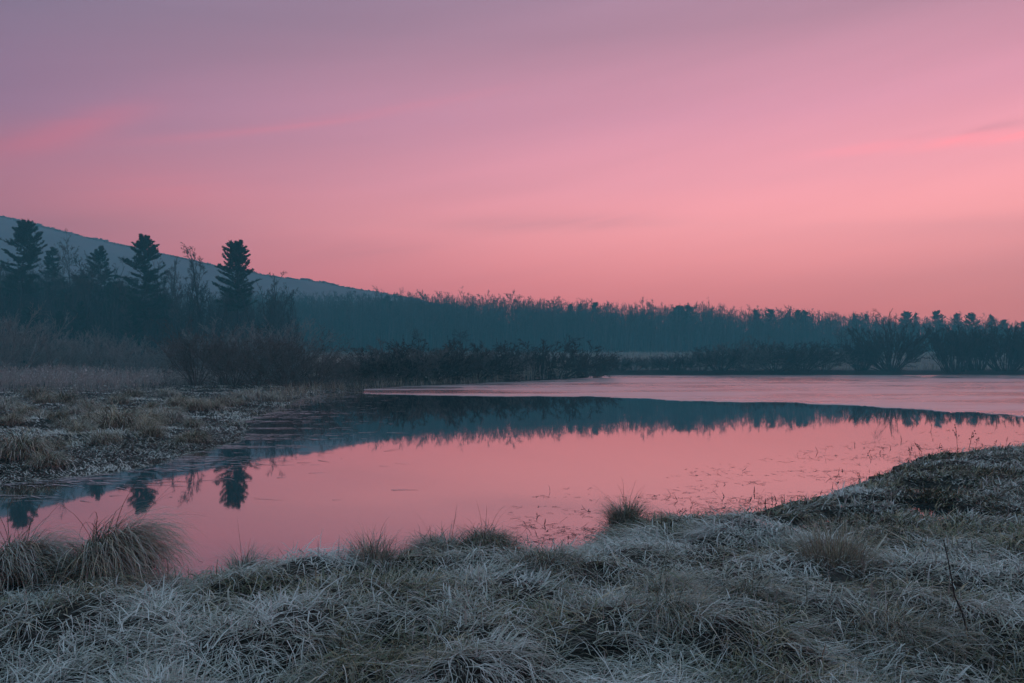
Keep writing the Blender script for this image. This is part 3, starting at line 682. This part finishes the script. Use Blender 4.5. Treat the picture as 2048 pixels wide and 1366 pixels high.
# frosted weeds: stalk, side sprigs, rimed heads
n = 5000
d = 27+ (76-27)*rg.random(n)**.8; px = rg.uniform(-110, 520, n); x = (px-1024)/FPX*d; sd = sdist(x, d); k = (px < 430+rg.normal(0, 40, n)) & ((px < 290+rg.normal(0, 25, n)) | (d > 58)) & (sd > 2.5+2.0*fbm(x*.3, d*.3, 4)) & (d > 33+14*fbm(x*.12, d*.12, 6)) ; x, d = x[k], d[k]; z = ground(x, d); n = len(x)
Hh = rg.uniform(.5, 1.3, n)*sstep(28, 48, d)*(.35+1.25*fbm(x*.16, d*.16, 14, 3))+.25
st = polyline(np.stack([x, d, z-.05], -1), np.stack([rg.normal(0, .16, n), rg.normal(0, .16, n), np.ones(n)], -1), Hh, 4, rg, .08, .05); sr = np.linspace(1, .5, 4)[None, :]*.008*np.ones((n, 1))
s2, q2 = grow(st, sr, 5, .4, 1.0, .3, 38, rg, 2, .08, .12, .006, .7, .4)
tv, tf = cat([tubes(st, sr, 3), tubes(s2, q2, 3)])
tcv = np.concatenate([np.repeat(grass_cols(n, (1, 2, 1, 5), rg.uniform(.1, .5, n), rg), 12, 0), np.repeat(grass_cols(len(s2), (1, 1, 1, 5), rg.uniform(.25, .75, len(s2)), rg), 6, 0)])
tips = s2[rg.random(len(s2)) < .55][:, -1]; m_ = len(tips); s = rg.uniform(.015, .04, (m_, 1, 1)); o4 = rg.normal(0, 1, (m_, 4, 3)); V4 = tips[:, None, :]+o4*s
w_f = obj('frosted_weeds', mesh('frosted_weeds', np.concatenate([tv, V4.reshape(-1, 3)]), np.concatenate([tf, np.arange(m_*4).reshape(-1, 4)+len(tv)]), M_GRASS,
          col=np.concatenate([tcv, np.repeat(grass_cols(m_, (1, 0, 1, 4), rg.uniform(.3, .8, m_), rg), 4, 0)])))
tag(w_f, 'grey rime-covered weeds filling the field before the shrubs', 'weeds', kind='stuff')
# straw-brown sedge under the shrubs at the waterline
n = 15000
px = rg.uniform(540, 1010, n); d = rg.uniform(36, 92, n); x = (px-1024)/FPX*d; sd = sdist(x, d); k = (sd > .02) & (sd < 2.2); x, d = x[k], d[k]; n = len(x); z = ground(x, d)
stuff_blades('shore_sedge', 'straw-brown sedge at the waterline under the left bank shrubs', 'sedge', np.stack([x, d, z-.03], -1), rg.uniform(0, 6.28, n), rg.uniform(.4, 1.0, n), rg.uniform(.012, .03, n),
             rg.uniform(.9, 1.5, n), rg.normal(-.8, .6, n), 3, grass_cols(n, (6, 1, 3, 2), rg.uniform(0, .25, n), rg), rg)

# ================================================================== grass tussocks
def tussock(seed, n=900, r0=.14, L=(.35, .7), W=(.004, .008), wts=(6, 2, 2, 2), frost=.25, droop=-2.0, lean=(0, 0), p0=(55, 86), stalks=5, mound=.10, dead=.5):
    rg = np.random.default_rng(seed)
    a = rg.uniform(0, 2*math.pi, n); rr = r0*np.sqrt(rg.random(n)); root = np.stack([rr*np.cos(a), rr*np.sin(a), mound*(1-(rr/r0)**2)-.02], -1)
    hx_ = np.cos(a+rg.normal(0, .7, n))*rg.uniform(.2, 1, n)+lean[0]; hy_ = np.sin(a+rg.normal(0, .7, n))*rg.uniform(.2, 1, n)+lean[1]
    head = np.arctan2(hy_, hx_); L_ = rg.uniform(*L, n); W_ = rg.uniform(*W, n); p = R(1)*rg.uniform(*p0, n)
    fr = np.clip(frost+rg.normal(0, .2, n), 0, 1)
    V, F = blades(root, head, L_, W_, p, droop*rg.uniform(.55, 1.25, n), 5, rg, .10)
    V[:, 2] = np.maximum(V[:, 2], -.02+.01*rg.random(len(V)))
    m1 = mesh('blades', V, F, M_GRASS, col=per_blade(grass_cols(n, wts, fr, rg), 5))
    # matted thatch round the foot
    k = int(n*dead); a = rg.uniform(0, 2*math.pi, k); rr = r0*1.35*np.sqrt(rg.random(k)); root = np.stack([rr*np.cos(a), rr*np.sin(a), mound*np.maximum(0, 1-(rr/(r0*1.4))**2)], -1)
    V, F = blades(root, a+rg.normal(0, 1.0, k), rg.uniform(.10, .32, k)*max(1, L[1]/.6), rg.uniform(*W, k), rg.uniform(.2, 1.1, k), rg.uniform(-2.2, -.8, k), 3, rg, .2)
    V[:, 2] = np.maximum(V[:, 2], -.02+.01*rg.random(len(V)))
    m2 = mesh('thatch', V, F, M_GRASS, col=per_blade(grass_cols(k, (2, 2, 5, 2), np.clip(.12+rg.normal(0, .15, k), 0, 1), rg), 3))
    out = [('thatch', m2), ('blades', m1)]
    for s in range(stalks):
        aa = rg.uniform(0, 6.28); root = np.array([[.4*r0*math.cos(aa), .4*r0*math.sin(aa), mound*.8]]); hd = np.array([math.atan2(math.sin(aa)*.6+lean[1]*.5, math.cos(aa)*.6+lean[0]*.5)])
        V, F = blades(root, hd, np.array([L[1]*rg.uniform(1.0, 1.35)]), np.array([W[1]*.7]), np.array([R(rg.uniform(62, 86))]), np.array([rg.uniform(-1.9, -.3)]), 8, rg, .08)
        out.append(('stalk', mesh('stalk', V, F, M_GRASS, col=per_blade(np.array([BROWN*1.2]), 8))))
    return out
def put_t(parts, px, py, label, z=.2, group=None, s=1.0, rz=0.0, dy=0.0, name='grass_tussock'):
    p = S(px, py, z); x, y = p[0], p[1]+dy
    return place(parts, name, label, 'tussock', (x, y, max(gz(x, y), 0.0)-.01), rz, group, s)
put_t(tussock(1, 1400, .20, (.36, .74), (.0045, .0085), (9, 2, 1, 3), .30, -2.9, (1.1, -.15), (55, 88), 9, .18, .9), 222, 1212, 'largest wind-swept straw tussock, arching over the water on the near bank')
put_t(tussock(2, 1000, .20, (.28, .54), (.0045, .0085), (8, 2, 1, 4), .38, -2.8, (.9, -.1), (55, 88), 8, .13, .9), 48, 1212, 'frosty arching tussock joined to the largest straw one')
put_t(tussock(12, 700, .20, (.25, .45), (.003, .006), (6, 3, 2, 2), .18, -2.6, (.8, -.5), (45, 75), 2, .08), 190, 1255, 'low combed-over tuft at the foot of the largest straw tussock')
put_t(tussock(3, 420, .12, (.18, .36), (.003, .005), (6, 1, 2, 4), .35, -1.6, (.15, 0), (62, 89), 7, .06), 496, 1158, 'small wispy straw tuft alone at the near waterline')
put_t(tussock(4, 300, .15, (.14, .32), (.003, .006), (6, 3, 3, 2), .2, -1.2, (0, 0), (65, 89), 8, .05), 748, 1180, 'upright thin straw tuft between frosted mounds')
put_t(tussock(5, 900, .24, (.18, .36), (.003, .006), (3, 3, 2, 5), .36, -2.6, (-.5, -.1), (20, 62), 4, .18, .9), 885, 1140, 'frosted domed tussock next to the olive one by the water')
put_t(tussock(6, 900, .20, (.20, .36), (.003, .006), (4, 6, 3, 1), .12, -2.6, (.5, -.1), (22, 66), 6, .18, .9), 972, 1132, 'olive domed tussock next to the frosted one by the water')
put_t(tussock(7, 620, .17, (.24, .48), (.004, .008), (3, 6, 3, 1), .14, -1.8, (.05, .05), (60, 89), 10, .10), 1250, 1052, 'green-brown tussock standing out in the water at the bank edge', z=.05)
put_t(tussock(8, 850, .15, (.24, .42), (.003, .0055), (6, 3, 2, 3), .24, -3.0, (.9, -.25), (48, 84), 4, .08), 1325, 1235, 'golden arching tuft in the middle of frosted mat')
put_t(tussock(9, 900, .22, (.18, .46), (.003, .005), (8, 2, 3, 1), .14, -1.0, (.05, 0), (52, 89), 14, .06), 1668, 1170, 'fluffy upright tan clump in the frosted mat')
put_t(tussock(10, 600, .16, (.16, .32), (.003, .006), (4, 5, 3, 2), .2, -2.8, (.5, -.6), (40, 78), 5, .07), 1345, 1315, 'olive tuft with dark hollow below the golden arching tuft')
put_t(tussock(11, 900, .32, (.14, .30), (.003, .006), (5, 4, 3, 2), .22, -2.4, (.6, -.3), (30, 74), 5, .08), 1800, 1330, 'wide olive-tan tuft next to a dark leaning stem')
put_t(tussock(13, 520, .14, (.15, .30), (.004, .007), (4, 4, 3, 2), .25, -2.2, (.2, -.3), (50, 84), 2, .05), 1500, 1255, 'short greenish tuft to the side of the golden arching tuft')
put_t(tussock(14, 520, .2, (.12, .26), (.004, .007), (3, 5, 3, 2), .2, -2.2, (0, -.3), (50, 84), 2, .06), 1090, 1190, 'low green tuft on the mounds behind the olive domed tussock')
# left bank tussocks
LT = [tussock(30+i, 420, .26, (.35, .62), (.008, .016), w_, f_, -2.4, (.15, -.1), (50, 86), 0, .16) for i, (w_, f_) in enumerate([((12, 1, 1, 1), .2), ((9, 1, 1, 3), .45), ((7, 2, 4, 1), .08), ((9, 3, 1, 1), .22)])]
rg = np.random.default_rng(9)
lt = [(240, 862, 1.25, 0), (205, 850, .9, 0), (85, 842, .8, 1), (45, 915, .95, 3), (10, 830, .9, 1), (18, 812, .8, 1), (75, 800, 1.3, 2), (130, 812, 1.1, 2), (55, 835, .7, 0), (320, 838, .9, 1), (300, 850, .9, 0),
      (135, 858, .6, 3), (160, 872, .6, 0), (210, 888, .6, 3), (265, 800, 1.1, 2), (335, 795, 1.1, 1), (400, 812, .9, 1), (390, 825, .9, 0), (510, 801, 1.3, 1), (480, 806, 1.2, 1), (450, 812, 1.0, 3), (360, 815, 1.0, 0), (240, 815, .9, 3),
      (25, 855, .7, 0), (100, 925, .6, 3), (65, 905, .6, 1), (290, 872, .7, 0), (180, 822, .8, 1), (90, 815, .9, 0), (345, 842, .8, 1), (425, 822, .8, 0), (545, 800, .9, 1)]
for i in range(46):
    r_ = 13.5*math.exp(rg.uniform(0, 1.05)); a = R(rg.uniform(-34.5, -14)); x, y = r_*math.sin(a), r_*math.cos(a)
    if sdist(np.array([x]), np.array([y]))[0] > .4: lt.append((1024+x/y*FPX, HORIZON+(CAM_H-.15)/y*FPX, rg.uniform(.35, .75), int(rg.integers(4))))
for px, py, s, k in lt:
    put_t(LT[k], px, py, ['tan tussock on the flat frosted left bank', 'bleached frosty tussock on the flat left bank', 'dark russet tussock at the back of the left bank', 'dull olive-tan tussock on the left bank'][k], .15,
          ['tan', 'bleached', 'russet', 'olive-tan'][k]+' tussocks on the left bank', s*1.3, rg.uniform(-.6, .6))

# ================================================================== matted frosted grass, near bank
rg = np.random.default_rng(10)
def polar(n, r0, r1, a0, a1):
    r_ = r0*np.exp(rg.random(n)*math.log(r1/r0)); a = R(1)*rg.uniform(a0, a1, n); return r_*np.sin(a), r_*np.cos(a), r_
# tufts of blades that share a lie, rimed most where they stand proud
PB = 15
q1_, q2_ = polar(11500, 3.0, 26, -50, 52), polar(6500, 7.5, 26, -4, 46)
tx, ty, tr_ = (np.concatenate([u_, v_]) for u_, v_ in zip(q1_, q2_)); NT = len(tx)
tflow = 6.28*fbm(tx*.6, ty*.6, 41, 3)*1.8+rg.normal(0, .8, NT); tlen = rg.uniform(.55, 1.25, NT); tfro = rg.normal(0, .16, NT); tcol = rg.random(NT)
ti = np.repeat(np.arange(NT), PB); n = len(ti)
rad_ = np.abs(rg.normal(0, .045, n))*(tr_[ti]/5)**.5*(1+3*(rg.random(n) < .15)); aa = rg.uniform(0, 6.28, n)
x = tx[ti]+rad_*np.cos(aa); y = ty[ti]+rad_*np.sin(aa)
g = ingrid(x, y); x, y, ti = x[g], y[g], ti[g]
sd = bil(SDG, x, y); z = ground(x, y)
hol = bil(MG, x, y) < .012
k = (near_w(x, y) > .5) & (sd > -.04) & (z > .012+.02*rg.random(len(x))) & (~hol | (rg.random(len(x)) < .5) | (np.hypot(x, y) > 8)); x, y, ti, sd, z = x[k], y[k], ti[k], sd[k], z[k]; n = len(x); r_ = np.hypot(x, y)
e = .06; gxx = (ground(x+e, y)-ground(x-e, y))/(2*e); gyy = (ground(x, y+e)-ground(x, y-e))/(2*e)
hx_ = -gxx*1.3+np.cos(tflow[ti])*.8+rg.normal(0, .6, n); hy_ = -gyy*1.3+np.sin(tflow[ti])*.8+rg.normal(0, .6, n)
head = np.arctan2(hy_, hx_)
wet = sstep(7.4, 11, r_)*sstep(.3, 2.5, x)       # short drowned turf round the puddles
patch = fbm(x*1.5, y*1.5, 51, 4); proud = bil(MG, x, y)
frost = np.clip(.22+.12*wet+(patch-.45)*3.0+tfro[ti]+3.4*np.clip(proud-.03, -.05, .14)+rg.choice([-.22, -.10, .34], n)+rg.normal(0, .10, n)-.45*(sd < .10), .02, .92)
c = grass_cols(n, (4, 5, 4, 3), frost, rg)
green = (tcol[ti] < .34)[:, None]; c = np.where(green, c*(1-.45)+.45*np.array([.15, .165, .08]), c)
L = rg.uniform(.11, .34, n)*tlen[ti]*(r_/5)**.12*(1-.45*wet); W = rg.uniform(.0038, .009, n)*(r_/5)**.75*(1+.4*wet)
W = np.where(rg.random(n) < .02, W*2.3, W)
p0 = rg.uniform(-.05, .55+.45*wet, n); curl = -rg.uniform(.2, 2.3, n)*(1-.2*wet)
upright = rg.random(n) < .035; p0 = np.where(upright, rg.uniform(1.1, 1.6, n), p0); curl = np.where(upright, rg.normal(-.3, .4, n), curl); L = np.where(upright, rg.uniform(.05, .16, n), L)
lift = rg.random(n)**2*.07*(1-.6*wet)
V, F = blades(np.stack([x, y, z-.005+lift], -1), head, L, W, p0, curl, 3, rg, .2, ground)
o = obj('frosted_grass', mesh('frosted_grass', V, F, M_GRASS, col=per_blade(c, 3))); tag(o, 'matted frosted dead grass covering the near bank', 'grass', kind='stuff')

# left bank short grass
x, y, r_ = polar(110000, 12, 62, -42, -3)
sd = sdist(x, y); k = (sd > -.1) & (near_w(x, y) < .5); x, y, r_, sd = x[k], y[k], r_[k], sd[k]; z = ground(x, y); n = len(x)
pt = fbm(x*.5, y*.5, 71, 4); head = 6.28*fbm(x*.3, y*.3, 42, 3)*1.6+rg.normal(0, .9, n)
tall = sstep(.42, .62, pt)
L = rg.uniform(.06, .17, n)*(1+1.0*tall); W = rg.uniform(.012, .023, n)*(r_/15)**.8
c = grass_cols(n, (4, 2, 2, 5), np.clip(.92-.5*tall+rg.normal(0, .22, n)-.3*(sd < .25), .02, .95), rg)
V, F = blades(np.stack([x, y, z-.01], -1), head, L, W, rg.uniform(.1, .8, n), -rg.uniform(.4, 2.0, n), 2, rg, .2)
V[:, 2] = np.maximum(V[:, 2], .004)
o = obj('marsh_grass', mesh('marsh_grass', V, F, M_GRASS, col=per_blade(c, 2))); tag(o, 'short frosted marsh grass on the left bank', 'grass', kind='stuff')

# ================================================================== things on the water
rg = np.random.default_rng(12)
# drowned leaves and stems along the near shore
n = 60000
x, y, r_ = polar(n, 6, 26, -34, 36); g = ingrid(x, y); x, y, r_ = x[g], y[g], r_[g]; sd = bil(SDG, x, y)
prob = np.exp(sd/np.where(x > 0, .55+.05*r_, .22))*sstep(.40, .60, fbm(x*1.1, y*2.2, 81, 4)+.12*np.exp(sd/.25))*.85
k = (sd < -.02) & (rg.random(len(x)) < prob) & (near_w(x, y) > .3); x, y, r_ = x[k], y[k], r_[k]; n = len(x)
V, F = blades(np.stack([x, y, np.full(n, .005)], -1), rg.normal(0, .5, n)+math.pi*(rg.random(n) < .5), rg.uniform(.02, .16, n)*(r_/10)**.4, rg.uniform(.006, .018, n)*(r_/9)**.6, np.where(rg.random(n) < .12, rg.uniform(.4, 1.5, n), rg.uniform(0, .08, n)), rg.normal(-.3, .5, n), 3, rg, .35)
V[:, 2] = np.maximum(V[:, 2], .004)
o = obj('floating_debris', mesh('floating_debris', V, F, M_DEBRIS)); tag(o, 'dark drowned leaves and stems floating along the near shore', 'debris', kind='stuff')
# skim of ice crystals along the left shore
n = 60000
x, y, r_ = polar(n, 11, 55, -36, -8); sd = sdist(x, y)
prob = np.exp(sd/(.25+.035*r_))*sstep(.40, .58, fbm(x*.35, y*1.6, 91, 4))
k = (sd < 0) & (rg.random(n) < prob*.6) & (near_w(x, y) < .5); x, y, r_ = x[k], y[k], r_[k]; n = len(x)
V, F = blades(np.stack([x, y, np.full(n, .006)], -1), rg.normal(0, .35, n), rg.uniform(.08, .5, n), rg.uniform(.01, .05, n)*(r_/15), np.zeros(n), np.zeros(n), 2, rg, .2)
V[:, 2] = .005+.002*rg.random(len(V))
o = obj('skim_ice', mesh('skim_ice', V, F, M_SKIM)); tag(o, 'thin grey streaks of skim ice along the left shore', 'ice', kind='stuff')

# dry weed stalks
def weed(seed, H):
    rg = np.random.default_rng(seed)
    st = polyline(np.array([[0, 0, -.03]]), np.array([[rg.normal(0, .1), rg.normal(0, .1), 1.]]), np.array([H]), 6, rg, .07, .04); sr = np.linspace(1, .5, 6)[None, :]*.006
    l, q = grow(st, sr, 7, .45, 1.0, .30, 35, rg, 4, .05, .12, .004, .7, .4)
    tips = l[:, -1]; o = np.array([[1, 0, 0], [-1, 0, 0], [0, 1, 0], [0, -1, 0], [0, 0, 1.3], [0, 0, -1.3]])*.016
    V = (tips[:, None]+o[None]).reshape(-1, 3); t8 = np.array([[0, 2, 4], [2, 1, 4], [1, 3, 4], [3, 0, 4], [2, 0, 5], [1, 2, 5], [3, 1, 5], [0, 3, 5]])
    return [('stem', mesh('stem', *tubes(st, sr, 4), M_SHRUBD)), ('branches', mesh('branches', *tubes(l, q, 3), M_SHRUBD)), ('seed_heads', mesh('seed_heads', V, (np.arange(len(tips))[:, None, None]*6+t8[None]).reshape(-1, 3), M_SEED))]
W2 = [weed(1, .5), weed(2, .36), weed(3, .42)]
for px, d, s, k in [(1817, 15.6, .75, 1), (1838, 16.2, .8, 1), (1843, 15.9, .6, 2), (1912, 17.4, 1.05, 0), (1934, 17.8, 1.0, 2), (1947, 17.6, .8, 1), (1870, 16.4, .6, 2), (1985, 18.0, .5, 1), (2010, 18.4, .5, 2)]:
    x = B(px, d); place(W2[k], 'weed_stalk', 'thin dry weed stalk with seed heads on the near bank rim', 'weed', (x, d, max(gz(x, d), 0)), k*1.3+px, 'dry weed stalks at the bank rim', s)
p = S(1935, 1330, .25)
lean = polyline(np.array([[0, 0, -.02]]), np.array([[-.42, .25, 1.]]), np.array([.62]), 7, np.random.default_rng(3), .08, .02)
place([('stem', mesh('stem', *tubes(lean, np.linspace(.006, .0025, 7)[None, :], 4), M_SHRUBD))], 'weed_stalk', 'single dark stem leaning over the wide olive-tan tuft', 'weed', (p[0], p[1], gz(p[0], p[1])))

# ================================================================== haze: the cold dawn air
M_HAZE = bpy.data.materials.new('haze'); M_HAZE.use_nodes = True; nt = M_HAZE.node_tree
for nn in list(nt.nodes): nt.nodes.remove(nn)
pv = nt.nodes.new('ShaderNodeVolumePrincipled'); pv.inputs['Color'].default_value = (.22, .86, .98, 1); pv.inputs['Density'].default_value = AIR_D; pv.inputs['Anisotropy'].default_value = 0
ou = nt.nodes.new('ShaderNodeOutputMaterial'); nt.links.new(pv.outputs[0], ou.inputs['Volume'])
X0, X1, Y0, Y1, Z0, Z1 = -AIR_FAR, AIR_FAR, -AIR_FAR, AIR_FAR, -6, AIR_TOP+CAM_H
V = np.array([[X0, Y0, Z0], [X1, Y0, Z0], [X1, Y1, Z0], [X0, Y1, Z0], [X0, Y0, Z1], [X1, Y0, Z1], [X1, Y1, Z1], [X0, Y1, Z1]], float)
F = np.array([[0, 3, 2, 1], [4, 5, 6, 7], [0, 1, 5, 4], [1, 2, 6, 5], [2, 3, 7, 6], [3, 0, 4, 7]])
hz = obj('haze', mesh('haze', V, F, M_HAZE)); tag(hz, kind='stuff')
